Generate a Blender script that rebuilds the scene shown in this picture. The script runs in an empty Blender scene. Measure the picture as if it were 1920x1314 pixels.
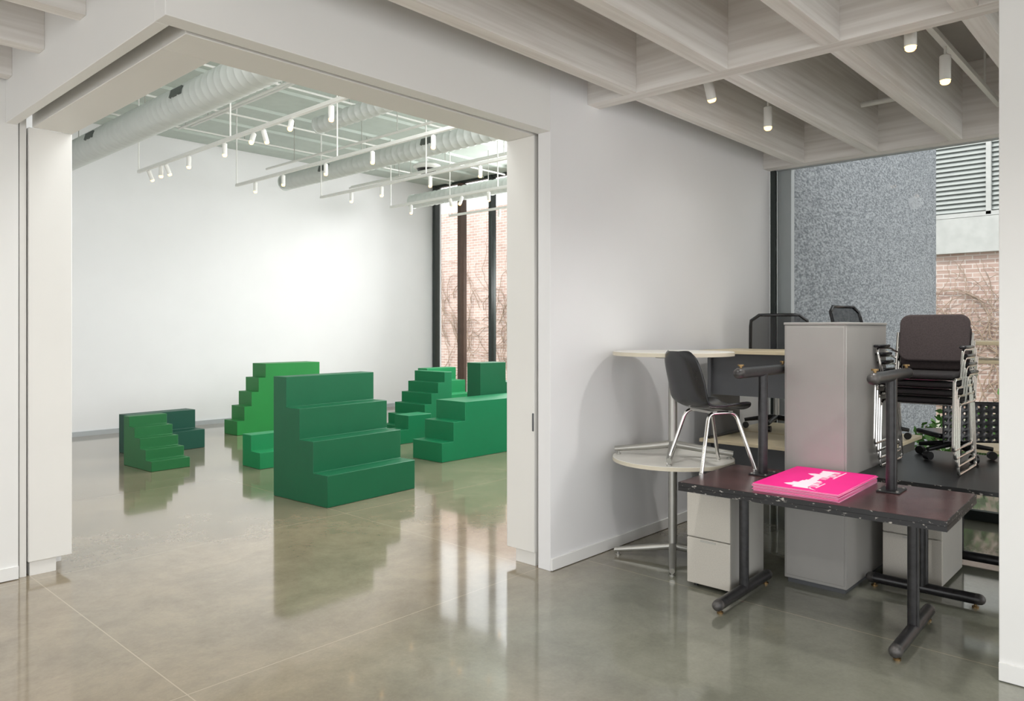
import bpy, bmesh, math, random
from mathutils import Vector, Matrix
random.seed(7)
S = bpy.context.scene
COL = S.collection
R = math.radians
PI = math.pi
try:
    S.view_settings.view_transform = 'Standard'
    S.view_settings.look = 'None'
except Exception:
    pass

# ------------------------------------------------------------------ materials
def lin(h):
    h = h.lstrip('#')
    out = []
    for i in (0, 2, 4):
        c = int(h[i:i+2], 16) / 255
        out.append(c/12.92 if c <= .04045 else ((c+.055)/1.055)**2.4)
    return (out[0], out[1], out[2], 1)

def mat(name, c, rough=.5, metal=0, var=.06, scale=6, bump=0, stretch=(1, 1, 1), spec=.5, c2=None, bscale=None, lo=.3, hi=.62):
    m = bpy.data.materials.new(name); m.use_nodes = True
    nt = m.node_tree; b = nt.nodes['Principled BSDF']
    tc = nt.nodes.new('ShaderNodeTexCoord'); mp = nt.nodes.new('ShaderNodeMapping')
    mp.inputs['Scale'].default_value = stretch
    nz = nt.nodes.new('ShaderNodeTexNoise'); nz.inputs['Scale'].default_value = scale; nz.inputs['Detail'].default_value = 5
    rp = nt.nodes.new('ShaderNodeValToRGB')
    a = lin(c); d = lin(c2) if c2 else tuple(max(0, x*(1-2*var)) for x in a[:3])+(1,)
    rp.color_ramp.elements[0].color = d; rp.color_ramp.elements[1].color = a
    rp.color_ramp.elements[0].position = lo; rp.color_ramp.elements[1].position = hi
    nt.links.new(tc.outputs['Object'], mp.inputs['Vector']); nt.links.new(mp.outputs[0], nz.inputs['Vector'])
    nt.links.new(nz.outputs['Fac'], rp.inputs['Fac']); nt.links.new(rp.outputs[0], b.inputs['Base Color'])
    b.inputs['Roughness'].default_value = rough; b.inputs['Metallic'].default_value = metal
    b.inputs['Specular IOR Level'].default_value = spec
    if bump:
        bp = nt.nodes.new('ShaderNodeBump'); bp.inputs['Strength'].default_value = bump; bp.inputs['Distance'].default_value = .01
        if bscale:
            n2 = nt.nodes.new('ShaderNodeTexNoise'); n2.inputs['Scale'].default_value = bscale
            nt.links.new(mp.outputs[0], n2.inputs['Vector']); nt.links.new(n2.outputs['Fac'], bp.inputs['Height'])
        else:
            nt.links.new(nz.outputs['Fac'], bp.inputs['Height'])
        nt.links.new(bp.outputs[0], b.inputs['Normal'])
    return m

def emit(name, c, s):
    m = bpy.data.materials.new(name); m.use_nodes = True
    b = m.node_tree.nodes['Principled BSDF']
    b.inputs['Base Color'].default_value = lin(c); b.inputs['Emission Color'].default_value = lin(c)
    b.inputs['Emission Strength'].default_value = s
    return m

M = {}
M['wall'] = mat('wall_paint', '#ebebec', .6, var=.01, scale=2)
M['wallw'] = mat('warm_wall_paint', '#eaeae8', .55, var=.01, scale=2)
M['door'] = mat('door_paint', '#e8e7e3', .5, var=.01, scale=2)
M['slot'] = mat('slot_dark', '#3b3833', .7)
M['beam'] = mat('whitewashed_timber', '#ece9e5', .6, scale=3, stretch=(.3, 9, 9), c2='#d7d2cc', bump=.02)
M['beamx'] = mat('whitewashed_timber_cross', '#ece9e5', .6, scale=3, stretch=(9, .3, 9), c2='#d7d2cc', bump=.02)
M['deck'] = mat('ceiling_deck', '#bdbab6', .7, var=.03)
M['gdeck'] = mat('gallery_deck', '#bfc9c2', .55, var=.03)
M['duct'] = mat('duct_metal', '#d4d8d5', .42, metal=.08, var=.03)
M['white'] = mat('white_enamel', '#e6e6e2', .35, var=.01)
M['black'] = mat('black_metal', '#1d1d1e', .38, var=.1, scale=20)
M['frame'] = mat('window_frame_metal', '#2c3432', .45, var=.08)
M['bronze'] = mat('bronze_mullion', '#5a463c', .5, var=.08)
M['lframe'] = mat('grey_frame', '#b4b8bb', .5, var=.03)
M['lens'] = emit('lamp_lens', '#ffc374', 5)
M['vent'] = mat('vent_dark', '#585e5a', .6)
M['recess'] = mat('louvre_shadow', '#7d8280', .7)
M['g_dark'] = mat('deep_green_paint', '#055d3a', .5, var=.03, scale=3, spec=.4)
M['g_bright'] = mat('leaf_green_paint', '#1e833b', .5, var=.03, scale=3, spec=.4)
M['g_olive'] = mat('moss_green_paint', '#216a39', .5, var=.03, scale=3, spec=.4)
M['g_teal'] = mat('dark_teal_paint', '#0a4939', .5, var=.03, scale=3, spec=.4)
M['g_em'] = mat('emerald_paint', '#057549', .5, var=.03, scale=3, spec=.4)
M['g_mint'] = mat('mint_green_paint', '#198852', .5, var=.03, scale=3, spec=.4)
M['chrome'] = mat('chrome', '#f0efec', .14, metal=1, var=.02)
M['steel'] = mat('satin_steel', '#b4b3ad', .35, metal=.7, var=.04)
M['plastic'] = mat('black_plastic', '#222326', .24, var=.06, scale=30)
M['fabric'] = mat('black_fabric', '#2a2728', .9, var=.12, scale=120, bump=.15)
M['fabric2'] = mat('brown_black_fabric', '#4a4141', .92, var=.12, scale=120, bump=.15)
M['meshf'] = mat('chair_mesh', '#34363a', .8, var=.25, scale=220)
M['meshf'].node_tree.nodes['Principled BSDF'].inputs['Alpha'].default_value = .72
M['cab'] = mat('grey_cabinet_steel', '#a7a5a1', .4, var=.02)
M['ped'] = mat('putty_drawer_steel', '#cbc6bc', .5, var=.05, scale=160)
M['peds'] = mat('putty_case_steel', '#bab8b1', .45, var=.02)
M['laminate'] = mat('birch_laminate', '#e2d3b2', .4, var=.06, scale=4, stretch=(8, .6, 8))
M['disc'] = mat('cream_laminate', '#edebe4', .4, var=.02)
M['discedge'] = mat('disc_edge', '#d9d1bd', .5, var=.04)
M['mod'] = mat('charcoal_panel', '#5a5c5f', .5, var=.04)
M['top'] = mat('maroon_underside', '#533838', .27, scale=7, c2='#3a2727')
M['chip'] = mat('chipped_black_edge', '#b0aba4', .4, scale=34, c2='#19191b', stretch=(1, 1, 2.0), lo=.61, hi=.68)
M['brass'] = mat('brass_glide', '#8d744f', .35, metal=.9)
M['worn'] = mat('worn_black_paint', '#2a292b', .3, scale=30, c2='#171718')
M['cap'] = mat('worn_grey_cap', '#5d5a58', .4, metal=.3, scale=25, c2='#2d2c2d')
M['pink'] = mat('hot_pink_paper', '#f5108c', .6, var=.02)
M['pinkp'] = mat('pale_paper_edge', '#f0b6d2', .7, var=.05)
M['inkw'] = mat('white_print', '#fbeaf3', .6, var=.01)
M['leaf'] = mat('leaves', '#5f9440', .6, var=.3, scale=12)
M['gravel'] = mat('pale_gravel', '#a3a596', .9, var=.2, scale=30)
M['vine'] = mat('vine_bark', '#a08c7b', .9, var=.2)
M['ledge'] = mat('pale_stone', '#b3b4b2', .7, var=.06)
M['slat'] = mat('louvre_metal', '#8f9492', .5, var=.04)
M['conc'] = mat('speckled_concrete', '#a5a9ae', .85, scale=75, c2='#676c72', stretch=(.3, 1, .8), bump=.3, lo=.36, hi=.67)

def brick():
    m = bpy.data.materials.new('brick'); m.use_nodes = True
    nt = m.node_tree; b = nt.nodes['Principled BSDF']
    g = nt.nodes.new('ShaderNodeNewGeometry'); sx = nt.nodes.new('ShaderNodeSeparateXYZ'); cx = nt.nodes.new('ShaderNodeCombineXYZ')
    nt.links.new(g.outputs['Position'], sx.inputs[0]); nt.links.new(sx.outputs['Y'], cx.inputs['X']); nt.links.new(sx.outputs['Z'], cx.inputs['Y'])
    bt = nt.nodes.new('ShaderNodeTexBrick')
    bt.inputs['Color1'].default_value = lin('#bda59b'); bt.inputs['Color2'].default_value = lin('#ab9187'); bt.inputs['Mortar'].default_value = lin('#cac0bb')
    bt.inputs['Scale'].default_value = 1; bt.inputs['Brick Width'].default_value = .24; bt.inputs['Row Height'].default_value = .082; bt.inputs['Mortar Size'].default_value = .009
    nt.links.new(cx.outputs[0], bt.inputs['Vector'])
    nz = nt.nodes.new('ShaderNodeTexNoise'); nz.inputs['Scale'].default_value = .9; nt.links.new(cx.outputs[0], nz.inputs['Vector'])
    mx = nt.nodes.new('ShaderNodeMix'); mx.data_type = 'RGBA'; mx.blend_type = 'SOFT_LIGHT'; mx.inputs['Factor'].default_value = .5
    nt.links.new(bt.outputs['Color'], mx.inputs['A']); nt.links.new(nz.outputs['Fac'], mx.inputs['B'])
    nt.links.new(mx.outputs['Result'], b.inputs['Base Color']); b.inputs['Roughness'].default_value = .9
    return m
M['brick'] = brick()

def glass():
    m = bpy.data.materials.new('window_glass'); m.use_nodes = True
    nt = m.node_tree; nt.nodes.remove(nt.nodes['Principled BSDF'])
    o = nt.nodes['Material Output']; t = nt.nodes.new('ShaderNodeBsdfTransparent'); g = nt.nodes.new('ShaderNodeBsdfGlossy')
    t.inputs[0].default_value = (.96, .97, .965, 1); g.inputs['Roughness'].default_value = .02
    f = nt.nodes.new('ShaderNodeFresnel'); f.inputs[0].default_value = 1.16
    mx = nt.nodes.new('ShaderNodeMixShader')
    nt.links.new(f.outputs[0], mx.inputs[0]); nt.links.new(t.outputs[0], mx.inputs[1]); nt.links.new(g.outputs[0], mx.inputs[2]); nt.links.new(mx.outputs[0], o.inputs[0])
    return m
M['glass'] = glass()

def floor_mat():
    m = bpy.data.materials.new('polished_concrete'); m.use_nodes = True
    nt = m.node_tree; b = nt.nodes['Principled BSDF']; N = nt.nodes.new; L = nt.links.new
    g = N('ShaderNodeNewGeometry'); sx = N('ShaderNodeSeparateXYZ'); L(g.outputs['Position'], sx.inputs[0])
    n1 = N('ShaderNodeTexNoise'); n1.inputs['Scale'].default_value = 1.5; n1.inputs['Detail'].default_value = 12; n1.inputs['Roughness'].default_value = .76; n1.inputs['Distortion'].default_value = .2
    L(g.outputs['Position'], n1.inputs['Vector'])
    n2 = N('ShaderNodeTexNoise'); n2.inputs['Scale'].default_value = 60; n2.inputs['Detail'].default_value = 4; L(g.outputs['Position'], n2.inputs['Vector'])
    n3 = N('ShaderNodeTexNoise'); n3.inputs['Scale'].default_value = .45; n3.inputs['Detail'].default_value = 4; L(g.outputs['Position'], n3.inputs['Vector'])
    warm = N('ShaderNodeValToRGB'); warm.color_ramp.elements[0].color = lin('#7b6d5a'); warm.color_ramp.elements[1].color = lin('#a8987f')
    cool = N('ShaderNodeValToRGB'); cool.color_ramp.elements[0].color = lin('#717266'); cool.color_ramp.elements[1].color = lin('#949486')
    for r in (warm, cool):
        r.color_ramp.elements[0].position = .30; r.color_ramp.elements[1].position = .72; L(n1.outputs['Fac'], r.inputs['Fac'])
    def mth(op, a, bb=None, c=None):
        q = N('ShaderNodeMath'); q.operation = op
        for i, v in enumerate((a, bb, c)):
            if v is None: continue
            if isinstance(v, (int, float)): q.inputs[i].default_value = v
            else: L(v, q.inputs[i])
        return q.outputs[0]
    X, Y = sx.outputs['X'], sx.outputs['Y']
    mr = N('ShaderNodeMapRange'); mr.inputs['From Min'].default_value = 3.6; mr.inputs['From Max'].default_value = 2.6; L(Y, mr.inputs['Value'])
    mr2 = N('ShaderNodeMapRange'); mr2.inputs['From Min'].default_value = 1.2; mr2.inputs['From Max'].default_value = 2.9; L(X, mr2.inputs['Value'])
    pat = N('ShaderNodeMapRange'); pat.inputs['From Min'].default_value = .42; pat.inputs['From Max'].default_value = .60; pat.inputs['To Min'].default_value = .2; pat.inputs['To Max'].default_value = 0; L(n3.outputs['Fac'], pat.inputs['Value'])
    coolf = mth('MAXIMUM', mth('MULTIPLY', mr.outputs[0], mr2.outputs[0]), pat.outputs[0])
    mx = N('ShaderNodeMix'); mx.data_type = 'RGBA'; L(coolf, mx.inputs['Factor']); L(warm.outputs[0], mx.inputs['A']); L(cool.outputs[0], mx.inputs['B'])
    sp = N('ShaderNodeMix'); sp.data_type = 'RGBA'; sp.blend_type = 'MULTIPLY'; sp.inputs['Factor'].default_value = .18; L(mx.outputs['Result'], sp.inputs['A']); L(n2.outputs['Fac'], sp.inputs['B'])
    lob = mth('LESS_THAN', Y, 3.21); gal = mth('GREATER_THAN', Y, 3.21)
    def line(src, c): return mth('LESS_THAN', mth('ABSOLUTE', mth('SUBTRACT', src, c)), .0028)
    tot = None
    items = [line(Y, 3.22), line(X, 1.42)]
    for c in (3.74, 6.1, 8.45): items.append(mth('MULTIPLY', line(X, c), gal))
    for c in (5.4, 7.6, 9.8): items.append(mth('MULTIPLY', line(Y, c), gal))
    for c in (4.1, -1.0): items.append(mth('MULTIPLY', line(X, c), lob))
    items.append(line(Y, 0.4))
    for it in items: tot = it if tot is None else mth('MAXIMUM', tot, it)
    jx = N('ShaderNodeMix'); jx.data_type = 'RGBA'; L(tot, jx.inputs['Factor']); L(sp.outputs['Result'], jx.inputs['A']); jx.inputs['B'].default_value = lin('#a79c88')
    L(jx.outputs['Result'], b.inputs['Base Color'])
    rr = N('ShaderNodeMapRange'); rr.inputs['To Min'].default_value = .06; rr.inputs['To Max'].default_value = .16; L(n1.outputs['Fac'], rr.inputs['Value'])
    L(rr.outputs[0], b.inputs['Roughness']); b.inputs['Specular IOR Level'].default_value = .6
    b.inputs['Coat Weight'].default_value = .5; b.inputs['Coat Roughness'].default_value = .05; b.inputs['Coat IOR'].default_value = 1.5
    return m
M['floor'] = floor_mat()

# ------------------------------------------------------------------ mesh helpers
def fillet(pts, r, k=5):
    pts = [Vector(p) for p in pts]; out = [pts[0]]
    for i in range(1, len(pts)-1):
        a, b, c = pts[i-1], pts[i], pts[i+1]
        d1 = min(r, (a-b).length*.48); d2 = min(r, (c-b).length*.48)
        p = b+(a-b).normalized()*d1; q = b+(c-b).normalized()*d2
        for j in range(k+1):
            t = j/k; out.append(p*(1-t)**2+b*2*t*(1-t)+q*t*t)
    out.append(pts[-1]); return out
def rrect(w, h, r, k=6):
    out = []
    for cx, cy, a0 in ((w/2-r, h/2-r, 0), (-w/2+r, h/2-r, 90), (-w/2+r, -h/2+r, 180), (w/2-r, -h/2+r, 270)):
        for j in range(k+1):
            a = R(a0+90*j/k); out.append((cx+r*math.cos(a), cy+r*math.sin(a)))
    return out

class MB:
    def __init__(self): self.bm = bmesh.new()
    def box(self, x0, x1, y0, y1, z0, z1):
        v = [self.bm.verts.new((x, y, z)) for z in (z0, z1) for y in (y0, y1) for x in (x0, x1)]
        for f in ((0, 2, 3, 1), (4, 5, 7, 6), (0, 1, 5, 4), (2, 6, 7, 3), (0, 4, 6, 2), (1, 3, 7, 5)):
            self.bm.faces.new([v[i] for i in f])
        return self
    def xform(self, c, rot=(0, 0, 0)):
        from mathutils import Euler
        m = Matrix.Translation(c) @ Euler(rot).to_matrix().to_4x4()
        for v in self.bm.verts: v.co = m @ v.co
        return self
    def obox(self, c, s, rot=(0, 0, 0)):
        from mathutils import Euler
        m = Matrix.Translation(c) @ Euler(rot).to_matrix().to_4x4()
        n0 = len(self.bm.verts); self.box(-s[0]/2, s[0]/2, -s[1]/2, s[1]/2, -s[2]/2, s[2]/2)
        self.bm.verts.ensure_lookup_table()
        for v in self.bm.verts[n0:]: v.co = m @ v.co
        return self
    def prism(self, poly, axis, a, b):
        def P(p, t):
            if axis == 'x': return (t, p[0], p[1])
            if axis == 'y': return (p[0], t, p[1])
            return (p[0], p[1], t)
        A = [self.bm.verts.new(P(p, a)) for p in poly]; B = [self.bm.verts.new(P(p, b)) for p in poly]
        self.bm.faces.new(A); self.bm.faces.new(B[::-1])
        for i in range(len(poly)):
            j = (i+1) % len(poly); self.bm.faces.new((A[i], B[i], B[j], A[j]))
        return self
    def rings(self, centers, radii, n=16, frames=None, cap=True):
        prev = None; rs = []
        N = len(centers)
        for i, c in enumerate(centers):
            if frames: t, u, w = frames[i]
            else:
                a = centers[max(0, i-1)]; b = centers[min(N-1, i+1)]
                t = (b-a)
                if t.length < 1e-9: t = (centers[-1]-centers[0])
                t = t.normalized()
                if prev is None:
                    h = Vector((0, 0, 1)) if abs(t.z) < .9 else Vector((1, 0, 0))
                    u = t.cross(h).normalized()
                else:
                    u = (prev - t*prev.dot(t)).normalized()
                w = t.cross(u); prev = u
            rs.append([self.bm.verts.new(c+(u*math.cos(2*PI*k/n)+w*math.sin(2*PI*k/n))*radii[i]) for k in range(n)])
        for i in range(N-1):
            for k in range(n):
                self.bm.faces.new((rs[i][k], rs[i][(k+1) % n], rs[i+1][(k+1) % n], rs[i+1][k]))
        if cap:
            self.bm.faces.new(rs[0][::-1]); self.bm.faces.new(rs[-1])
        return self
    def tube(self, pts, r, n=10):
        pts = [Vector(p) for p in pts]; return self.rings(pts, [r]*len(pts), n)
    def cyl(self, p, q, r, r2=None, n=20):
        p, q = Vector(p), Vector(q); return self.rings([p, q], [r, r if r2 is None else r2], n)
    def dome(self, p, d, r, L, n=16):
        p = Vector(p); d = Vector(d).normalized()
        cs = [p]+[p+d*(L-r+r*math.sin(R(a))) for a in (0, 30, 55, 78)]
        return self.rings(cs, [r]+[r*math.cos(R(a)) for a in (0, 30, 55, 78)], n)
    def disc(self, c, r, h, n=64): return self.cyl(c, (c[0], c[1], c[2]+h), r, n=n)
    def build(self, name, m, parent=None, bevel=0, seg=2, sharp=35, solid=0):
        bmesh.ops.recalc_face_normals(self.bm, faces=self.bm.faces)
        me = bpy.data.meshes.new(name); self.bm.to_mesh(me); self.bm.free()
        me.materials.append(m)
        for p in me.polygons: p.use_smooth = True
        try: me.set_sharp_from_angle(angle=R(sharp))
        except Exception: pass
        o = bpy.data.objects.new(name, me); COL.objects.link(o)
        if parent: o.parent = parent
        if solid:
            q = o.modifiers.new('solid', 'SOLIDIFY'); q.thickness = solid; q.offset = 0
        if bevel:
            q = o.modifiers.new('bevel', 'BEVEL'); q.width = bevel; q.segments = seg; q.limit_method = 'ANGLE'; q.angle_limit = R(40)
        return o

def tag(o, label, cat, group=None, kind=None):
    o['label'] = label; o['category'] = cat
    if group: o['group'] = group
    if kind: o['kind'] = kind
    return o
def thing(name, label, cat, loc=(0, 0, 0), rz=0, group=None):
    o = bpy.data.objects.new(name, None); COL.objects.link(o); o.location = loc; o.rotation_euler = (0, 0, rz)
    o.empty_display_size = .1
    return tag(o, label, cat, group)
def struct(o): o['kind'] = 'structure'; return o
def dup(root, loc, rz, label, group=None):
    r = root.copy(); COL.objects.link(r); r.location = loc; r.rotation_euler = (0, 0, rz); r['label'] = label
    if group: r['group'] = group
    for ch in list(root.children):
        c = ch.copy(); COL.objects.link(c); c.parent = r
        for g in list(ch.children):
            d = g.copy(); COL.objects.link(d); d.parent = c
    return r

# ------------------------------------------------------------------ camera  (x runs along the white partition, y into the gallery)
HC, F, HY, TH = 1.58, 1400.0, 617.0, R(42.7)
cam = bpy.data.cameras.new('camera'); co = bpy.data.objects.new('camera', cam); COL.objects.link(co)
co.location = (0, 0, HC); co.rotation_euler = (R(90), 0, TH-R(90))
cam.sensor_width = 36; cam.lens = F/1920*36; cam.shift_y = -(657-HY)/1920
cam.clip_start = .05; cam.clip_end = 200
S.camera = co

# ------------------------------------------------------------------ setting
struct(MB().box(-6, 10.8, -4, 12.3, -.15, 0).build('floor', M['floor']))
ZC, ZB, ZH, ZG = 3.75, 3.13, 2.87, 4.65
struct(MB().box(3.75, 7.13, 3.12, 3.225, 0, ZC+.05).box(3.90, 7.13, 3.225, 3.51, 0, ZG).build('wall_right', M['wall'], bevel=.003))
struct(MB().box(3.752, 7.1, 3.106, 3.12, .004, .082).build('baseboard_right', M['wallw'], bevel=.002))
struct(MB().box(1.285, 3.75, 3.12, 3.225, ZH, ZC+.05).box(1.285, 1.345, 3.225, 5.5, ZH, ZC+.05).build('trim_1', M['wallw'], bevel=.003))
struct(MB().box(1.43, 3.90, 3.26, 3.51, ZH, ZG).box(1.43, 1.66, 3.51, 5.5, ZH, ZG).build('trim_2', M['door'], bevel=.003))
struct(MB().box(1.345, 3.90, 3.225, 3.26, ZH+.10, ZG).box(1.345, 1.43, 3.26, 5.5, ZH+.10, ZG).build('trim_3', M['slot']))
struct(MB().box(1.364, 1.402, 5.515, 5.72, 0, ZH+.10).build('trim_4', M['door'], bevel=.002))
d1 = struct(MB().box(1.41, 1.66, 5.5, 5.72, .09, ZH).build('door_1', M['door'], bevel=.004))
MB().box(1.42, 1.57, 5.515, 5.72, 0, .09).build('plinth', M['door'], d1)
d2 = struct(MB().box(3.75, 3.9, 3.26, 3.51, .09, ZH).build('door_2', M['door'], bevel=.004))
MB().box(3.768, 3.9, 3.265, 3.44, 0, .09).build('plinth', M['door'], d2)
MB().box(3.744, 3.752, 3.262, 3.275, .90, 1.02).build('door_pull', M['mod'], d2, bevel=.003)
struct(MB().box(-6, 1.355, 5.5, 5.72, 0, ZC+.05).build('wall_left', M['wallw'], bevel=.003))
struct(MB().box(-6, 1.353, 5.486, 5.5, .004, .085).build('baseboard_left', M['wallw'], bevel=.002))
struct(MB().box(1.33, 1.66, 5.72, 12.15, 0, ZG).build('wall_side', M['wall']))
struct(MB().box(1.40, 10.9, 12.15, 12.35, 0.0, ZG+.1).build('wall_back', M['wall']))
struct(MB().box(1.70, 10.6, 12.12, 12.15, 0.0, .07).build('baseboard_back', M['lframe']))
struct(MB().box(10.62, 10.9, 3.51, 5.2, 0, ZG).build('wall_window', M['wall']))
struct(MB().box(3.957, 4.2, -4, .669, 0, ZC).build('wall_front', M['wallw'], bevel=.003))
struct(MB().box(3.945, 3.957, -4, .668, .004, .085).build('baseboard_front', M['wallw'], bevel=.002))
ceil = struct(MB().box(-6, 7.3, -4, 3.12, ZC, ZC+.2).box(-6, 1.285, 3.12, 5.7, ZC+.001, ZC+.2).build('ceiling', M['deck']))
ROWS = [2.77-.645*i for i in range(10)]
CROSS = [-4.18, -1.38, 1.42, 4.22, 7.04]
for c in CROSS:
    y1 = 3.12 if c > 1.2 else 5.5
    MB().box(c-.07, c+.07, -4, y1, ZB, ZC).build('beam', M['beamx'], ceil, bevel=.002, seg=1)
for a, b in zip(CROSS[:-1], CROSS[1:]):
    for y in ROWS:
        MB().box(a+.07, b-.07, y-.05, y+.05, ZB, ZC).build('beam', M['beam'], ceil, bevel=.002, seg=1)
for y in (3.45, 4.10, 4.76, 5.40):
    MB().box(-1.31, 1.285, y-.05, y+.05, ZB, ZC).build('beam', M['beam'], ceil, bevel=.002, seg=1)
m = MB().box(1.40, 10.9, 3.26, 12.3, ZG, ZG+.2)
y = 3.9
while y < 12.1:
    m.prism([(y, ZG+.001), (y+.02, ZG-.035), (y+.09, ZG-.035), (y+.11, ZG+.001)], 'x', 1.66, 10.62); y += .95
struct(m.build('ceiling', M['gdeck']))

# gallery window wall
w1 = MB()
for yy in (12.08, 10.40, 9.50, 8.60, 7.70, 6.80, 5.90, 5.25): w1.box(10.62, 10.76, yy-.04, yy+.04, .0, ZG)
w1.box(10.64, 10.74, 5.2, 12.12, ZG-.05, ZG).box(10.62, 10.76, 5.2, 12.12, 0, .1)
w1 = struct(w1.build('window_1', M['frame'], bevel=.004))
MB().box(10.60, 10.78, 11.23, 11.32, .1, ZG-.05).build('mullion', M['bronze'], w1, bevel=.004)
MB().box(10.68, 10.69, 5.25, 12.08, .1, ZG-.05).build('pane', M['glass'], w1)
# lobby window wall
w2 = struct(MB().box(7.13, 7.2, -4, 3.07, 0, .08).box(7.13, 7.18, 3.07, 3.12, 0, ZC).box(7.13, 7.2, -1.45, -1.35, 0, ZC).build('window_2', M['frame'], bevel=.003))
MB().box(7.18, 7.26, 2.93, 3.07, .08, ZC).box(7.13, 7.2, -4, 3.06, ZB, ZB+.10).build('window_frame', M['lframe'], w2, bevel=.003)
MB().box(7.155, 7.165, -4, 3.07, .08, ZB).build('pane', M['glass'], w2)

# ------------------------------------------------------------------ outside
struct(MB().box(10.8, 40, -20, 40, -.25, -.1).box(7.3, 10.8, -20, 3.0, -.25, -.1).build('ground', M['gravel']))
struct(MB().box(7.28, 12.8, 2.98, 3.11, -.1, 8).build('wall_exterior', M['conc']))
bb = thing('brick_building', 'sunlit pink brick building with climbing vines outside the windows', 'building', (16, 10, -.1))
MB().box(0, .5, -30, 28, 0, 3.1).box(0, .5, -2.8, 28, 3.1, 5.35).build('brick_wall', M['brick'], bb)
MB().box(-.12, .5, -30, -2.8, 3.1, 3.75).build('ledge', M['ledge'], bb)
MB().box(0.05, .5, -30, -2.8, 3.75, 9).build('upper_wall', M['ledge'], bb)
fr = MB()
for yy in (-5.6, -7.15, -8.7, -10.25, -11.8): fr.box(-.1, .04, yy-.04, yy+.04, 3.78, 7.2)
fr.box(-.1, .04, -11.84, -5.56, 3.76, 3.84)
fr.build('louvre_frame', M['ledge'], bb)
lv = MB(); z = 3.90
while z < 7.1:
    lv.obox((-.02, -8.7, z), (.02, 6.2, .085), (0, R(28), 0)); z += .088
lv.build('louvre', M['slat'], bb)
MB().box(.02, .05, -11.8, -5.6, 3.8, 7.2).build('louvre_recess', M['recess'], bb)
def vine(label, y0, y1, zt, n):
    m = MB()
    for i in range(n):
        y = random.uniform(y0, y1); z = random.uniform(-.1, zt*.5); pts = [Vector((15.96, y, z))]; a = random.uniform(40, 140)
        for k in range(random.randint(8, 24)):
            a += random.uniform(-38, 38); a = max(-10, min(190, a)); s = random.uniform(.1, .2)
            y += math.cos(R(a))*s; z += math.sin(R(a))*s
            if z > zt or y < y0-.5 or y > y1+.5: break
            pts.append(Vector((15.96-random.uniform(0, .04), y, z)))
        if len(pts) > 3: m.rings(pts, [.009*(1-j/len(pts))+.003 for j in range(len(pts))], 5)
    tag(m.build('climbing_vine', M['vine'], None), label, 'vine')
vine('bare brown vine climbing the brick seen through the gallery window', 12.5, 18, 5.1, 100)
vine('bare tangled vine on the brick seen through the right-hand window', -3, 5.5, 2.95, 200)
def shrub(x, y, label, r, h):
    t = thing('shrub', label, 'shrub', (x, y, -.1))
    m = MB()
    for i in range(520):
        a = random.uniform(0, 2*PI); q = r*random.random()**.5; zz = random.uniform(.08, h)*(1-.35*(q/r))
        c = Vector((q*math.cos(a), q*math.sin(a), zz)); d = Vector((random.uniform(-1, 1), random.uniform(-1, 1), random.uniform(-.3, 1))).normalized()*.05
        e = d.cross(Vector((random.uniform(-1, 1), random.uniform(-1, 1), random.uniform(-1, 1)))).normalized()*.025
        m.bm.faces.new([m.bm.verts.new(c+p) for p in (-d, e, d, -e)])
    m.build('foliage', M['leaf'], t)
    s = MB()
    for i in range(7):
        a = i*.9; s.cyl((0, 0, 0), (r*.6*math.cos(a), r*.6*math.sin(a), h*.75), .012, .004, 6)
    s.build('stem', M['vine'], t)
shrub(8.4, 1.85, 'leafy green shrub outside the window behind the chair stack', .33, .95)
shrub(9.3, 1.35, 'leafy green shrub outside the window beside the white wall end', .45, 1.25)

# ------------------------------------------------------------------ gallery: green step sculptures
def stairs(label, x, y, w, run, rise, n, rz, m, last=None, group='painted green step blocks'):
    last = run if last is None else last
    prof = [(0, 0)]; yy = 0; z = 0
    for i in range(n):
        z += rise; prof.append((yy, z)); yy += run if i < n-1 else last; prof.append((yy, z))
    prof.append((yy, 0))
    o = MB().prism(prof, 'x', 0, w).build('step_block', m, None, bevel=.004)
    o.location = (x, y, 0.001); o.rotation_euler = (0, 0, rz)
    return tag(o, label, 'step block', group)
Q = -PI/2   # treads climb along +x (risers face -x); local x then runs towards -y
stairs('large deep green block of four steps in the middle of the gallery', 3.735, 5.66, 1.06, .205, .283, 4, R(4), M['g_dark'])
stairs('tall leaf green block of five narrow steps behind the large four-step block', 5.37, 10.9, .40, .115, .21, 5, Q, M['g_bright'], last=.95)
stairs('small moss green block of five low steps, leftmost in the gallery', 3.36, 8.52, .44, .14, .114, 5, R(3), M['g_olive'])
stairs('dark teal two-step bench block behind the small five-step block', 3.66, 9.72, .90, .24, .245, 2, R(5), M['g_teal'])
stairs('bright green two-step block half hidden left of the large block', 4.25, 7.78, .80, .2, .183, 2, R(0), M['g_mint'])
stairs('emerald block of six narrow steps by the gallery window', 6.95, 9.1, .70, .13, .155, 6, Q, M['g_em'], last=.15)
stairs('long emerald low block with two steps at its left end', 5.92, 7.12, .53, .19, .23, 3, Q, M['g_em'], last=1.6)
stairs('tall emerald block standing behind the long low block by the door jamb', 8.47, 7.16, .26, .28, .28, 4, PI/2, M['g_dark'], last=.5)
stairs('mint green four-step block nearest the gallery window', 8.72, 9.35, .70, .25, .22, 4, 0, M['g_mint'])
stairs('small two-step emerald block with pale lit top beside the six-step block', 6.42, 8.36, .30, .2, .19, 2, Q, M['g_em'], last=.42)

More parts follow.
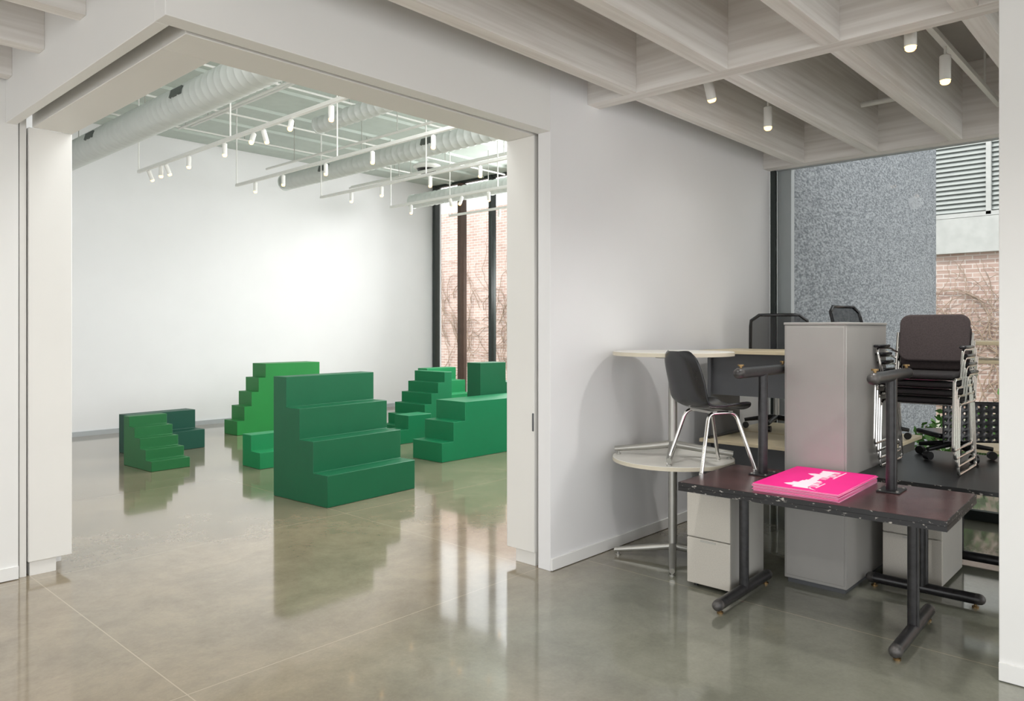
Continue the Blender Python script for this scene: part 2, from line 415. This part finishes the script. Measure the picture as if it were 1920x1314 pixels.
# ------------------------------------------------------------------ gallery: ducts, tracks, pipes
def duct(label, x, z, y0, y1, r, vents):
    t = thing('spiral_duct', label, 'duct', (x, y0, z), 0, 'spiral ducts under the gallery ceiling')
    cs, ra = [], []
    y = 0; L = y1-y0
    while y < L:
        for dy, dr in ((0, 0), (.095, 0), (.105, .008), (.12, .008), (.129, 0)):
            if y+dy <= L: cs.append(Vector((0, y+dy, 0))); ra.append(r+dr)
        y += .13
    MB().rings(cs, ra, 28).build('duct_pipe', M['duct'], t, sharp=60)
    for k in (0.0, L): MB().cyl((0, k-.012, 0), (0, k+.012, 0), r+.012, n=28).build('end_collar', M['duct'], t)
    for vy in vents:
        a = R(165); c = Vector((math.cos(a)*r, vy-y0, math.sin(a)*r))
        MB().obox(c, (.03, .26, .085), (0, R(15), 0)).build('vent', M['vent'], t, bevel=.004)
    k = .6
    while k < L:
        MB().cyl((0, k, r), (0, k, ZG-z), .006, n=6).build('hanger_rod', M['steel'], t); k += 2.2
duct('widest spiral duct, nearest the door header', 3.40, 3.93, 3.8, 12.1, .165, (7.6, 10.1))
duct('short spiral duct between the first two light tracks', 5.42, 4.22, 4.0, 8.4, .10, ())
duct('long spiral duct over the middle of the gallery', 6.52, 4.0, 4.0, 11.1, .125, (7.4, 9.8))
duct('spiral duct nearest the gallery window', 9.15, 4.0, 4.0, 11.0, .125, (8.0,))

def spot(parent, loc, aim, e, ang=150, c=(1, .98, .95), rad=.06):
    l = bpy.data.lights.new('spot_lamp', 'SPOT'); l.energy = e; l.spot_size = R(ang); l.spot_blend = 1; l.shadow_soft_size = rad; l.color = c
    o = bpy.data.objects.new('lamp', l); COL.objects.link(o); o.parent = parent; o.location = loc
    o.rotation_euler = Vector(aim).to_track_quat('-Z', 'Y').to_euler(); return o
ORD = ['first', 'second', 'third', 'fourth', 'fifth', 'sixth', 'seventh', 'eighth', 'ninth', 'tenth']
def head(x, y, ztrack, label, group, tilt=(0, 0), r=.025, L=.095, e=0, drop=.05, rad=.06):
    t = thing('track_spotlight', label, 'spotlight', (x, y, ztrack), 0, group)
    d = Vector((math.sin(R(tilt[0])), math.sin(R(tilt[1])), -1)).normalized()
    p = Vector((0, 0, -drop))
    MB().cyl((0, 0, -.02), (0, 0, -drop-.02), .008, n=8).build('stem', M['white'], t)
    MB().rings([p-d*.02, p-d*.015, p+d*L], [r*.8, r, r], 20).build('housing', M['white'], t)
    MB().rings([p+d*L, p+d*(L+.014), p+d*(L+.024)], [r*.92, r*.88, r*.6], 16).build('lens', M['lens'], t)
    if e: spot(t, p+d*(L+.10), d, e, rad=rad)
TRK = [
    (3.70, 9.78, 3.55, 'first', [(9.45, 30, 10), (9.1, 0, 0), (8.95, 25, 0), (8.35, 0, 0), (7.5, 0, 0), (6.9, -30, -25), (6.7, 20, 0), (6.2, -30, -35), (5.55, 0, 0)]),
    (4.96, 9.72, 3.55, 'second', [(9.2, 0, 0), (8.5, 0, 0), (7.55, 0, 0), (6.65, 0, 0), (5.65, 0, 0)]),
    (6.27, 9.68, 3.55, 'third', [(8.9, 0, 0), (8.2, 0, 0), (7.2, 0, 0), (6.3, 0, 0)]),
    (7.53, 9.62, 3.55, 'fourth', [(9.1, 0, 0), (8.2, 25, 0), (7.95, -25, 0), (7.4, 25, 20)]),
    (8.8, 9.6, 3.55, 'fifth', [(8.4, 0, 0), (7.2, 0, 0)])]
for x, ye, z, nm, hs in TRK:
    t = thing('light_track', f'white light track, {nm} from the left under the gallery ceiling', 'light track', (x, 3.8, z), 0, 'gallery light tracks')
    L = ye-3.8
    MB().box(-.018, .018, 0, L, -.018, .018).build('rail', M['white'], t, bevel=.003)
    for k in (L-.01, L-2.4, L-4.8):
        if k > 0: MB().cyl((0, k, .018), (0, k, ZG-z), .009, n=8).build('hanger_rod', M['white'], t)
    for i, (y, ta, tb) in enumerate(hs):
        head(x, y, z, f'white cylinder spotlight, {ORD[i]} from the left on the {nm} gallery track', 'spotlights on the gallery tracks', (ta, tb))
for i, (x, z) in enumerate(((4.3, 4.25), (4.6, 4.4), (5.9, 4.05), (7.2, 4.3), (7.85, 4.1), (8.1, 4.2))):
    t = thing('ceiling_pipe', f'thin white conduit pipe, {ORD[i]} from the left above the gallery tracks', 'pipe', (x, 3.8, z), 0, 'conduit pipes')
    MB().cyl((0, 0, 0), (0, 6.2+.3*i, 0), .016, n=10).build('pipe_run', M['white'], t)
    for k in (1.2, 3.6, 6.0): MB().cyl((0, k, .016), (0, k, ZG-z), .006, n=6).build('hanger_rod', M['steel'], t)
for i, (y, z) in enumerate(((6.6, 4.48), (8.2, 4.54), (9.6, 4.48), (11.0, 4.54))):
    t = thing('ceiling_pipe', f'thin white pipe crossing above the tracks under the gallery ceiling, {ORD[i]} from the doorway', 'pipe', (2.2, y, z), 0, 'cross pipes')
    MB().cyl((0, 0, 0), (8.0, 0, 0), .014, n=10).build('pipe_run', M['white'], t)
    for k in (1.0, 3.55, 6.5): MB().cyl((k, 0, .014), (k, 0, ZG-z), .006, n=6).build('hanger_rod', M['steel'], t)
t = thing('ceiling_dome', 'black and white dome hanging below the gallery ceiling near the window', 'ceiling dome', (8.5, 9.85, 4.35))
MB().rings([Vector((0, 0, z)) for z in (0, .03, .06, .10)], [.2, .24, .24, .16], 28).build('housing', M['white'], t)
MB().rings([Vector((0, 0, -z)) for z in (.10, .085, .05, 0)], [.03, .1, .15, .17], 28).build('dome', M['black'], t)
MB().cyl((0, 0, .1), (0, 0, ZG-4.35), .02, n=10).build('stem', M['white'], t)

# ------------------------------------------------------------------ lobby lamps
for (y, x0, x1, z, lab, hs) in ((2.45, 4.4, 6.9, 3.36, 'nearest the white partition', [(4.6, 'tilted white cylinder spotlight in the beam cell by the partition', 30, 6), (5.56, 'upright white cylinder spotlight in the beam cell by the partition', 0, 6)]),
                                (1.16, 4.35, 6.9, 3.34, 'near the right wall end', [(4.45, 'white cylinder spotlight nearest the top right of the beams', 0, 85), (5.2, 'white cylinder spotlight hanging above the stacked chairs', 0, 25)])):
    t = thing('light_track', f'white light track between the lobby beams {lab}', 'light track', (x0, y, z), 0, 'lobby light tracks')
    MB().box(0, x1-x0, -.018, .018, -.018, .018).build('rail', M['white'], t, bevel=.003)
    for k in (.3, 2.0): MB().cyl((k, 0, .018), (k, 0, ZC-z), .008, n=8).build('hanger_rod', M['white'], t)
    for x, l2, ti, e in hs:
        head(x, y, z, l2, 'spotlights between the lobby beams', (ti, 0), r=.032, L=.135, e=e, drop=.09, rad=.08)
for i, (x, y, e) in enumerate(((2.8, 1.8, 80), (2.6, -.7, 110), (0, 1.8, 125), (0, 4.4, 80), (0, -.7, 140))):  # spotlights added outside the frame to brighten the lobby
    head(x, y, 3.6, f'added white cylinder spotlight brightening the lobby from out of view, number {i+1} of the row', 'added lobby fill spotlights outside the view', (0, 0), r=.037, L=.16, e=e, drop=.35)
t = thing('ceiling_pipe', 'short white pipe crossing a beam cell above the stacked chairs', 'pipe', (6.45, 1.55, 3.42))
MB().cyl((0, 0, 0), (0, .5, 0), .022, n=12).build('pipe_run', M['white'], t)
MB().cyl((0, .25, 0), (0, .25, ZC-3.42), .012, n=8).build('hanger_rod', M['white'], t)

# ------------------------------------------------------------------ T-leg tables
def t_table(name_label, loc, rz, hx, hy, legs, zt, foot, along='x', inv=False, topm=None):
    t = thing('pedestal_table', name_label, 'table', loc, rz)
    zz = (lambda z: zt-z) if inv else (lambda z: z)
    def bx(mb, x0, x1, y0, y1, a, b):
        a, b = zz(a), zz(b); return mb.box(x0, x1, y0, y1, min(a, b), max(a, b))
    th = .024
    tp = bx(MB(), -hx+.004, hx-.004, -hy+.004, hy-.004, zt-th-.0008, zt-.0005).build('tabletop', topm or M['top'], t)
    za, zb = sorted((zz(zt-th), zz(zt)))
    e = MB()
    O = [e.bm.verts.new((x, y, z)) for z in (za, zb) for x, y in ((-hx, -hy), (hx, -hy), (hx, hy), (-hx, hy))]
    I = [e.bm.verts.new((x, y, z)) for z in (za, zb) for x, y in ((-hx+.004, -hy+.004), (hx-.004, -hy+.004), (hx-.004, hy-.004), (-hx+.004, hy-.004))]
    for k in range(4):
        j = (k+1) % 4
        e.bm.faces.new((O[k], O[j], O[4+j], O[4+k])); e.bm.faces.new((I[k], I[4+k], I[4+j], I[j]))
        e.bm.faces.new((O[4+k], O[4+j], I[4+j], I[4+k])); e.bm.faces.new((O[k], I[k], I[j], O[j]))
    e.build('edge_band', M['chip'], tp)
    for lx, ly in legs:
        lg = MB().cyl((lx, ly, zz(.05)), (lx, ly, zz(zt-th-.008)), .028, n=24).build('leg', M['worn'], t)
        d = Vector((foot/2, 0, 0)) if along == 'x' else Vector((0, foot/2, 0))
        c = Vector((lx, ly, zz(.05))); dn = d.normalized()
        MB().cyl(c-d+dn*.05, c+d-dn*.05, .031).build('foot_bar', M['worn'], lg)
        for s in (-1, 1): MB().dome(c+d*s-dn*s*.05, dn*s, .0315, .05).build('end_cap', M['cap'], lg)
        pl = MB(); bx(pl, lx-.08, lx+.08, ly-.058, ly+.058, zt-th-.009, zt-th-.001); pl.build('mounting_plate', M['black'], lg, bevel=.002)
        for sx in (-.065, .065):
            for sy in (-.043, .043): MB().cyl((lx+sx, ly+sy, zz(zt-th-.009)), (lx+sx, ly+sy, zz(zt-th-.014)), .007, n=10).build('bolt', M['steel'], lg)
        for s in (-1, 1):
            p = c+d*s*.84; MB().rings([Vector((p.x, p.y, zz(q))) for q in (.026, .009, .009, 0)], [.008, .008, .018, .018], 16).build('glide', M['brass'], lg)
    return t
t_table('worn black-edged T-leg table standing upright under the pink posters', (4.205, 1.545, 0), R(2), .375, .68, [(-.03, -.465), (-.03, .435)], .676, .76)
t_table('upside-down T-leg table with maroon underside, its two posts pointing up', (4.205, 1.545, .677), R(2), .375, .68, [(.165, -.315), (.165, .40)], .70, .76, inv=True)
t_table('black-topped T-leg table carrying the stacked chairs behind the cabinet', (5.40, 1.13, 0), 0, .68, .41, [(-.50, .08), (.40, .08)], .70, .64, along='y', topm=M['black'])

# pink posters
zt = .702
NP = 12; th = .0034
for k in range(NP):
    lab = 'hot pink poster with white printed drawing on top of the stack' if k == NP-1 else f'pink poster, {["second","third","fourth","fifth","sixth","seventh","eighth","ninth","tenth","eleventh","twelfth"][NP-2-k]} from the top of the stack on the table'
    t = thing('pink_poster', lab, 'poster', (4.222+random.uniform(-.006, .006), 1.580+random.uniform(-.005, .005), zt), R(1+random.uniform(-.6, .6)), 'pink posters stacked on the table')
    MB().box(-.33, .33, -.225, .225, 0, th*.55).build('sheet', M['pinkp'], t)
    MB().box(-.329, .329, -.224, .224, th*.55, th*.97).build('printed_face', M['pink'], t)
    if k == NP-1:
        # a flat ragged strip of white silhouettes across the sheet
        g = MB(); a, b = th*.97, th*.97+.0006
        def rc(x0, x1, y0, y1): g.prism([(x0, y0), (x1, y0), (x1, y1), (x0, y1)], 'z', a, b)
        rc(-.28, -.245, -.06, .03); rc(-.245, -.17, -.04, .06); rc(-.17, -.145, -.07, .07); rc(-.145, -.08, -.035, .045)
        rc(-.08, -.05, -.05, .035); rc(-.05, .0, -.02, .025); rc(0, .07, -.012, .03)
        rc(.07, .095, -.045, .04); rc(.095, .15, -.03, .06); rc(.15, .17, -.055, .03); rc(.17, .235, -.025, .04); rc(.235, .27, -.05, .05)
        g.prism([(-.245, .06), (-.17, .06), (-.22, .095)], 'z', a, b); g.prism([(.095, .06), (.15, .06), (.13, .09)], 'z', a, b)
        g.prism([(-.28, -.06), (-.245, -.04), (-.33+.02, -.11), (-.325+.01, -.12)], 'z', a, b)
        for x in (-.222, -.20, -.18): rc(x, x+.006, -.08, -.04)
        for x in (-.13, -.11, -.09): rc(x, x+.006, -.065, -.035)
        for x in (.01, .03, .05): rc(x, x+.006, -.05, -.012)
        for x in (.105, .122, .14, .185, .21): rc(x, x+.006, -.07, -.025)
        rc(-.24, -.10, -.087, -.08); rc(.06, .29, -.077, -.07)
        g.build('printed_drawing', M['inkw'], t)
    zt += th

# ------------------------------------------------------------------ round tables
def round_table(label, loc, rz, H=.70, r=.41):
    t = thing('round_table', label, 'table', loc, rz, 'round tables by the partition')
    tp = MB().disc((0, 0, H-.027), r, .027, 72).build('tabletop', M['disc'], t, bevel=.003)
    MB().rings([Vector((0, 0, H-.0265)), Vector((0, 0, H-.0015))], [r+.0015, r+.0015], 72, cap=False).build('edge_band', M['discedge'], tp)
    MB().disc((0, 0, H-.045), .12, .018, 24).build('mounting_plate', M['steel'], t)
    MB().cyl((0, 0, .06), (0, 0, H-.045), .03, n=24).build('column', M['steel'], t)
    for k in range(4):
        a = k*PI/2; d = Vector((math.cos(a), math.sin(a), 0))
        pts = [d*.02+Vector((0, 0, .085)), d*.2+Vector((0, 0, .06)), d*.40+Vector((0, 0, .036))]
        lg = MB().rings(pts, [.027, .024, .018], 12).build('leg', M['steel'], t)
        q = d*.375; MB().rings([Vector((q.x, q.y, v)) for v in (.022, .008, .008, 0)], [.007, .007, .018, .018], 16).build('glide', M['steel'], lg)
    return t
round_table('lower cream round table on four-arm base against the white partition', (4.54, 2.68, 0), R(30), H=.70)
round_table('upper cream round table stacked on the lower round table', (4.55, 2.685, .7008), R(27), H=.725)

# ------------------------------------------------------------------ shell chair on the tables
def shell_chair(label, loc, rz, sc=1):
    t = thing('shell_chair', label, 'chair', loc, rz); t.scale = (sc, sc, sc)
    prof = [(.195, .385, .165), (.185, .405, .185), (.15, .417, .20), (.05, .408, .21), (-.06, .398, .21), (-.13, .402, .21), (-.17, .43, .21), (-.195, .48, .212), (-.22, .56, .215), (-.245, .65, .21), (-.265, .72, .195), (-.275, .755, .165), (-.278, .772, .12)]
    m = MB(); ns = 12; rows = []
    for i, (x, z, w) in enumerate(prof):
        row = []
        for j in range(ns+1):
            s = -1+2*j/ns
            c = abs(s)**3*.045
            back = min(1, max(0, (i-5)/3))
            row.append(m.bm.verts.new((x+c*back*.9, s*w, z+c*(1-back)*.7)))
        rows.append(row)
    for i in range(len(rows)-1):
        for j in range(ns): m.bm.faces.new((rows[i][j], rows[i][j+1], rows[i+1][j+1], rows[i+1][j]))
    o = m.build('seat_shell', M['plastic'], t, sharp=80)
    q = o.modifiers.new('sub', 'SUBSURF'); q.levels = 1; q.render_levels = 2
    q = o.modifiers.new('solid', 'SOLIDIFY'); q.thickness = .012; q.offset = 0
    for sy in (-1, 1):
        for top, ft in (((.10, .13), (.20, .20)), ((-.10, .13), (-.20, .20))):
            lg = MB().tube(fillet([(0, sy*top[1], .375), (top[0], sy*top[1], .375), (ft[0], sy*ft[1], .012)], .05), .0125, 12).build('leg', M['chrome'], t)
            MB().cyl((ft[0], sy*ft[1], .014), (ft[0], sy*ft[1], 0), .016, n=14).build('foot_cap', M['chrome'], lg)
    for x in (-.06, .06): MB().box(x-.015, x+.015, -.14, .14, .372, .388).build('under_bar', M['steel'], t)
    return t
shell_chair('black plastic shell chair with chrome legs standing on the tables', (4.325, 2.283, .7022), R(-28), .96)

# ------------------------------------------------------------------ cabinets
t = thing('tall_cabinet', 'tall grey steel cabinet standing behind the pink posters', 'cabinet', (4.6, 1.545, 0))
MB().box(0, .76, 0, .375, .03, 1.605).build('body', M['cab'], t, bevel=.004)
MB().box(-.004, .764, -.004, .379, 1.606, 1.622).build('top_panel', M['cab'], t, bevel=.003)
MB().box(.02, .74, .015, .36, 0, .03).build('plinth', M['mod'], t)
MB().box(-.006, 0, .012, .363, .05, 1.595).build('rear_panel', M['cab'], t, bevel=.003)
def pedestal(label, x, y, w, d, h):
    t = thing('drawer_pedestal', label, 'drawer unit', (x, y, 0), 0, 'low drawer pedestals')
    MB().box(0.02, d, 0.01, w, .02, h).build('body', M['peds'], t, bevel=.004)
    hh = (h-.03)/2
    for k in range(2):
        dr = MB().box(0, .02, .003, w-.003, .025+k*hh, .025+k*hh+hh-.006).build('drawer', M['ped'], t, bevel=.004)
        MB().box(-.004, .002, w*.5-.05, w*.5+.05, .025+k*hh+hh-.024, .025+k*hh+hh-.012).build('drawer_pull', M['peds'], dr)
    for sx in (.05, d-.05):
        for sy in (.04, w-.04): MB().cyl((sx, sy, 0), (sx, sy, .022), .014, n=12).build('foot', M['black'], t)
pedestal('putty grey two-drawer pedestal under the round table edge', 4.12, 2.045, .29, .48, .60)
pedestal('putty grey two-drawer pedestal under the black-topped table', 5.05, 1.14, .34, .55, .60)

# ------------------------------------------------------------------ desks
def desk(label, x, y, w, d, H, z=0, modesty=True, inset=.07, shelf=0, group='birch-topped desks by the window'):
    t = thing('desk', label, 'desk', (x, y, z), 0, group)
    MB().box(0, w, 0, d, H-.028, H).build('desktop', M['laminate'], t, bevel=.003)
    for yy in (.04, d-inset):
        MB().box(.06, w-.06, yy, yy+.03, .02, H-.028).build('leg_panel', M['mod'], t, bevel=.003)
        MB().box(.02, w-.02, yy-.01, yy+.04, 0, .022).build('foot_bar', M['black'], t, bevel=.004)
    if modesty: MB().box(.10, .12, .07, d-.07, H-.36, H-.028).build('modesty_panel', M['mod'], t)
    if shelf: MB().box(.02, w-.02, 0, d, H-shelf-.025, H-shelf).build('shelf', M['laminate'], t, bevel=.003)
    return t
desk('lower birch-topped desk behind the round tables', 5.46, 1.72, .64, 1.26, .70)
desk('upper birch-topped desk stacked behind the round tables', 5.46, 1.74, .64, 1.24, .712, z=.7005)
desk('birch-topped desk against the window carrying two office chairs', 6.14, 1.70, .72, 1.35, .70)
desk('lower birch-topped desk by the window behind the right wall end', 6.36, .10, .62, 1.28, .70, modesty=False, inset=.45)
desk('upper birch-topped desk stacked by the window behind the right wall end', 6.36, .10, .62, 1.28, .79, z=.7005, modesty=False, inset=.45, shelf=.14)

# ------------------------------------------------------------------ office chairs
def rounded_panel(w, h, bow=.04, r=.07, nx=10, ny=10):
    m = MB(); rows = []
    for i in range(ny+1):
        row = []
        for j in range(nx+1):
            s = -1+2*j/nx; q = i/ny
            e = 1.0
            dz = min(q, 1-q)*h
            if dz < r: e = 1-(r/(w/2))*(1-math.sqrt(max(0, 1-((r-dz)/r)**2)))
            row.append(m.bm.verts.new((bow*s*s-.06*q+.03*math.sin(q*PI), s*w/2*e, q*h)))
        rows.append(row)
    for i in range(ny):
        for j in range(nx): m.bm.faces.new((rows[i][j], rows[i][j+1], rows[i+1][j+1], rows[i+1][j]))
    return m, rows
def office_chair(label, loc, rz, up=0):
    t = thing('office_chair', label, 'office chair', loc, rz, 'mesh-backed office chairs')
    for k in range(5):
        a = 2*PI*k/5+.3; d = Vector((math.cos(a), math.sin(a), 0))
        lg = MB().rings([d*.02+Vector((0, 0, .10)), d*.15+Vector((0, 0, .09)), d*.27+Vector((0, 0, .072))], [.024, .02, .015], 10).build('base_arm', M['black'], t)
        c = d*.26; n = Vector((-d.y, d.x, 0))
        MB().cyl(c+Vector((0, 0, .027))-n*.02, c+Vector((0, 0, .027))+n*.02, .027, n=18).build('caster', M['black'], lg)
    MB().cyl((0, 0, .08), (0, 0, .40+up), .024, n=16).build('gas_column', M['steel'], t)
    MB().box(-.21, .21, -.22, .22, .40+up, .455+up).build('seat', M['fabric'], t, bevel=.025, seg=4)
    m, rows = rounded_panel(.46, .48)
    for v in m.bm.verts: v.co += Vector((-.23, 0, .52+up))
    edge = [r[0].co.copy() for r in rows]+[v.co.copy() for v in rows[-1][1:]]+[r[-1].co.copy() for r in rows[::-1]][1:]+[v.co.copy() for v in rows[0][::-1]][1:]
    b = m.build('backrest', M['meshf'], t, sharp=80)
    MB().tube(edge, .014, 8).build('back_frame', M['plastic'], b)
    MB().tube(fillet([(-.05, 0, .40+up), (-.24, 0, .40+up), (-.27, 0, .55+up)], .06), .02, 10).build('back_support', M['black'], t)
    return t
office_chair('mesh-backed black office chair on the desk, left of the tall cabinet', (6.44, 2.76, .7006), R(28))
office_chair('mesh-backed black office chair on the desk, peeking over the tall cabinet', (6.50, 1.98, .7006), R(-100), .07)

# ------------------------------------------------------------------ stack of upholstered chairs
def stacker(label, loc, rz):
    t = thing('stacking_chair', label, 'chair', loc, rz, 'stacked black chairs with chrome sled legs')
    MB().prism(rrect(.42, .405, .06), 'z', -.014, .014).xform((.005, 0, .443)).build('seat', M['fabric'], t, bevel=.011, seg=3)
    MB().prism(rrect(.41, .31, .06), 'x', -.016, .016).xform((-.262, 0, .665), (0, R(-9), 0)).build('backrest', M['fabric2'], t, bevel=.013, seg=3)
    for s in (-1, 1):
        y = s*.217
        MB().tube(fillet([(-.275, y, .70), (-.215, y, .425), (.205, y, .425), (.235, y, .010), (-.235, y, .010), (-.17, y, .415)], .035), .009, 8).build('side_frame', M['chrome'], t)
        ar = MB().tube(fillet([(.06, y, .425), (.10, s*.24, .60), (-.16, s*.24, .60), (-.245, y, .57)], .04), .008, 8).build('arm_frame', M['chrome'], t)
        MB().box(-.12, .11, s*.24-.02, s*.24+.02, .606, .624).build('arm_pad', M['plastic'], ar, bevel=.008)
    for x, z in ((.15, .418), (-.16, .418), (-.255, .60)): MB().cyl((x, -.217, z), (x, .217, z), .007, n=8).build('cross_bar', M['chrome'], t)
    return t
ch = stacker('black padded chair with chrome sled legs, bottom of the stack', (5.30, 1.28, .7008), PI)
labs = ['', 'third from the top', 'second from the top']
for k in range(1, 4):
    lab = 'black padded chair with brown-black back, topmost of the chrome-legged stack' if k == 3 else f'black padded chair with chrome sled legs, {labs[k]} in the stack'
    dup(ch, (5.30-.040*k, 1.28, .7008+.052*k), PI, lab)

# perforated-back chair on casters
t = thing('perforated_chair', 'black chair on casters with a perforated plastic back behind the stack', 'chair', (5.80, 1.24, .7006), R(222))
for k in range(5):
    a = 2*PI*k/5; d = Vector((math.cos(a), math.sin(a), 0))
    lg = MB().rings([d*.02+Vector((0, 0, .10)), d*.23+Vector((0, 0, .07))], [.022, .014], 10).build('base_arm', M['black'], t)
    c = d*.225; n = Vector((-d.y, d.x, 0))
    MB().cyl(c+Vector((0, 0, .028))-n*.02, c+Vector((0, 0, .028))+n*.02, .028, n=18).build('caster', M['black'], lg)
MB().cyl((0, 0, .08), (0, 0, .15), .025, n=16).build('gas_column', M['steel'], t)
MB().box(-.16, .14, -.18, .18, .15, .185).build('seat', M['plastic'], t, bevel=.014, seg=3)
m = MB(); nx, ny = 25, 19; vs = {}
for i in range(ny+1):
    for j in range(nx+1): vs[i, j] = m.bm.verts.new((.17+.03*(2*j/nx-1)**2-.0, -.19+.38*j/nx, .13+.27*i/ny))
for i in range(ny):
    for j in range(nx):
        if i % 3 == 1 and j % 3 == 1 and 0 < i < ny-1: continue
        m.bm.faces.new((vs[i, j], vs[i, j+1], vs[i+1, j+1], vs[i+1, j]))
m.build('backrest', M['plastic'], t, sharp=80, solid=.005)

# ------------------------------------------------------------------ light
w = bpy.data.worlds.new('world'); S.world = w; w.use_nodes = True
nt = w.node_tree; bg = nt.nodes['Background']
bg.inputs[0].default_value = (.98, .99, 1.0, 1); bg.inputs[1].default_value = 2.35
sl = bpy.data.lights.new('sun', 'SUN'); sl.energy = 2.8; sl.angle = R(2); sl.color = (1, .97, .93)
so = bpy.data.objects.new('sun', sl); COL.objects.link(so); so.location = (0, 0, 20)
so.rotation_euler = Vector((.55, -.22, -.85)).to_track_quat('-Z', 'Y').to_euler()
def area(name, loc, aim, sx, sy, e, c):
    l = bpy.data.lights.new(name, 'AREA'); l.shape = 'RECTANGLE'; l.size = sx; l.size_y = sy; l.energy = e; l.color = c
    o = bpy.data.objects.new(name, l); COL.objects.link(o); o.location = loc
    o.rotation_euler = Vector(aim).to_track_quat('-Z', 'Y').to_euler(); return o
# daylight at the gallery's window wall, then added fill lamps hidden from view
area('window_daylight', (10.9, 7.5, 3.3), (-1, .0, -.5), 4.4, 2.5, 540, (1, 1, 1))
area('back_wall_fill', (6.4, 3.62, 2.9), (.0, 1, -.05), 5.5, 2.6, 60, (1, 1, 1))  # added behind the partition to wash the back wall, no window there
area('tread_fill', (5.4, 4.35, 4.35), (.0, .5, -1), 6.5, 1.2, 185, (1, 1, 1))  # added unseen behind the header to light the treads from above
